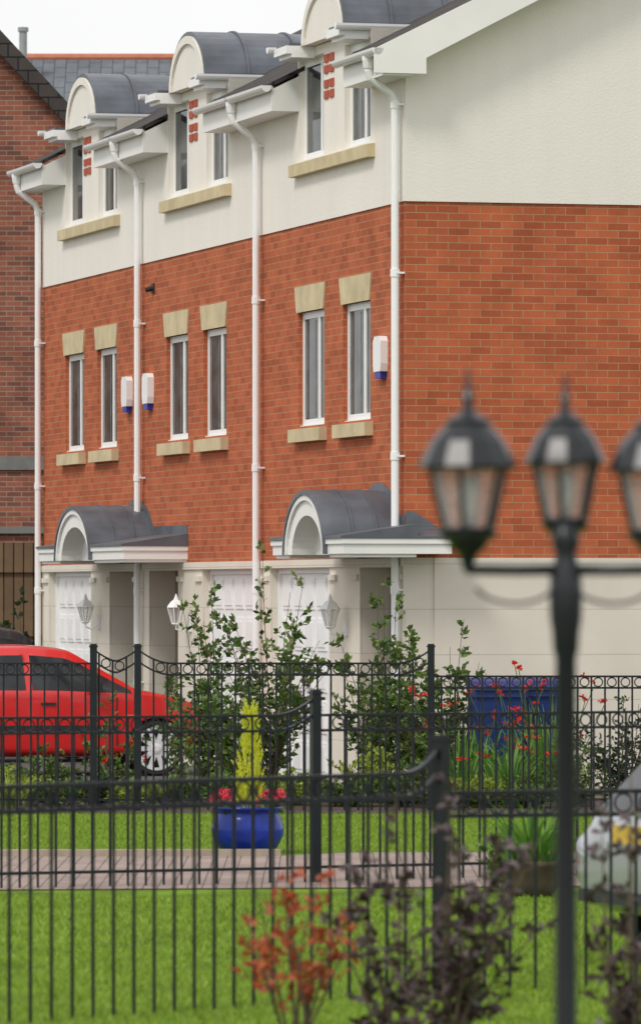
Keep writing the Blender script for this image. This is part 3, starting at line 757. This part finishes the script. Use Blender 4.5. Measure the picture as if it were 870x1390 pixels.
nx=PX(274,65.4); ny=65.4
dirv=Vector((math.cos(TH),math.sin(TH),0))
loc=Vector((nx,ny,.004))-dirv*3.76
E,BD=car('parked_car',loc,TH,hatch,(2,3,5,7,8,9),(1,9),(.62,3.05),'red','bright red hatchback parked nose-in on the driveway',wr=.30)
for s in (-1,1):
    y0,y1=sorted((s*.828,s*.852)); MB().box(1.0,2.62,y0,y1,.50,.56).obj('side_strip','trim',E)
MB().box(3.50,3.77,-.62,.62,.30,.40).obj('bumper','trim',E)
for s in (-1,1):
    y0,y1=sorted((s*.845,s*.98)); MB().prism([(2.28,.93),(2.42,.92),(2.41,1.02),(2.30,1.05)],y0,y1,'y').obj('mirror','trim',E)
    y0,y1=sorted((s*.36,s*.70)); MB().prism([(3.52,.60),(3.68,.58),(3.64,.68),(3.48,.74)],y0,y1,'y').obj('headlight','head',E)
    y0,y1=sorted((s*.820,s*.856)); MB().box(1.76,1.92,y0,y1,.78,.81).obj('handle','trim',E)
    y0,y1=sorted((s*.80,s*.842)); 
    for x in (1.64,2.60): MB().box(x,x+.012,y0,y1,.34,.86).obj('door_seam','trim',E)
    y0,y1=sorted((s*.82,s*.846)); MB().box(2.70,2.80,y0,y1,.64,.67).obj('indicator','amber',E)
loc2=Vector((PX(196,70.6),70.6,.004))-dirv*3.76
E2,_=car('parked_car',loc2,TH,[(a,b,c*.96,d*(1.13 if 1<i<10 else .93),e,f,g) for i,(a,b,c,d,e,f,g) in enumerate(hatch)],(2,3,5,7,8,9),(1,9),(.62,3.03),'navy','dark car parked on the driveway beyond the red car',wr=.29)
rc=math.radians(24)
hs_=[(a,b*.95,c*.88,d*.865,e,f,g) for a,b,c,d,e,f,g in hatch]
E3,_=car('parked_car',(PX(856,31.4),31.4,.004),rc,hs_,(2,3,5,7,8,9),(1,9),(.62,3.03),'silver','silver car with yellow rear number plate beside the path',wr=.28)
MB().box(-.006,.03,-.24,.20,.655,.755).obj('number_plate','plate',E3)
MB().box(-.03,.05,-.56,.56,.33,.40).obj('bumper','trim',E3)
for s in (-1,1):
    y0,y1=sorted((s*.62,s*.70)); MB().prism([(.02,.53),(.12,.53),(.12,.61),(.04,.61)],y0,y1,'y').obj('tail_light','tail',E3)

# ---------------------------------------------------------------- world, sun, camera
W=bpy.data.worlds.new('World'); sc.world=W; W.use_nodes=True; nt=W.node_tree
bg=nt.nodes['Background']; sky=N(nt,'ShaderNodeTexSky'); sky.sky_type='NISHITA'; sky.sun_disc=False
EL=math.radians(48); AZ=math.radians(217)
sky.sun_elevation=EL; sky.sun_rotation=AZ; sky.air_density=1.0; sky.dust_density=5.0; sky.ozone_density=1
hs=N(nt,'ShaderNodeHueSaturation'); hs.inputs['Saturation'].default_value=.2
nt.links.new(sky.outputs['Color'],hs.inputs['Color'])
tc=N(nt,'ShaderNodeTexCoord'); cn=N(nt,'ShaderNodeTexNoise'); cn.inputs['Scale'].default_value=3; cn.inputs['Detail'].default_value=6
nt.links.new(tc.outputs['Generated'],cn.inputs['Vector'])
cr=N(nt,'ShaderNodeValToRGB'); cr.color_ramp.elements[0].position=.3; cr.color_ramp.elements[1].position=.7
cr.color_ramp.elements[0].color=(8.6,8.65,8.8,1); cr.color_ramp.elements[1].color=(9.9,9.85,9.8,1)
nt.links.new(cn.outputs['Fac'],cr.inputs['Fac'])
mx=N(nt,'ShaderNodeMix'); mx.data_type='RGBA'; mx.inputs[0].default_value=.88
nt.links.new(hs.outputs['Color'],mx.inputs[6]); nt.links.new(cr.outputs['Color'],mx.inputs[7])
nt.links.new(mx.outputs[2],bg.inputs['Color'])
bg.inputs['Strength'].default_value=.115
sd=bpy.data.lights.new('sun','SUN'); sd.energy=1.5; sd.angle=math.radians(12); sd.color=(1,.95,.88)
so=bpy.data.objects.new('sun',sd); COL.objects.link(so)
v=Vector((math.sin(AZ)*math.cos(EL),math.cos(AZ)*math.cos(EL),math.sin(EL)))
so.rotation_euler=v.to_track_quat('Z','Y').to_euler()
cd=bpy.data.cameras.new('camera'); cam=bpy.data.objects.new('camera',cd); COL.objects.link(cam)
cam.location=(0,0,2.0); cam.rotation_euler=(math.pi/2,0,0)
cd.sensor_fit='HORIZONTAL'; cd.sensor_width=23.6; cd.lens=23.6*8000/870; cd.shift_y=111/870
cd.clip_start=.5; cd.clip_end=3000
cd.dof.use_dof=True; cd.dof.focus_distance=62; cd.dof.aperture_fstop=cd.lens/1000/.038
sc.camera=cam
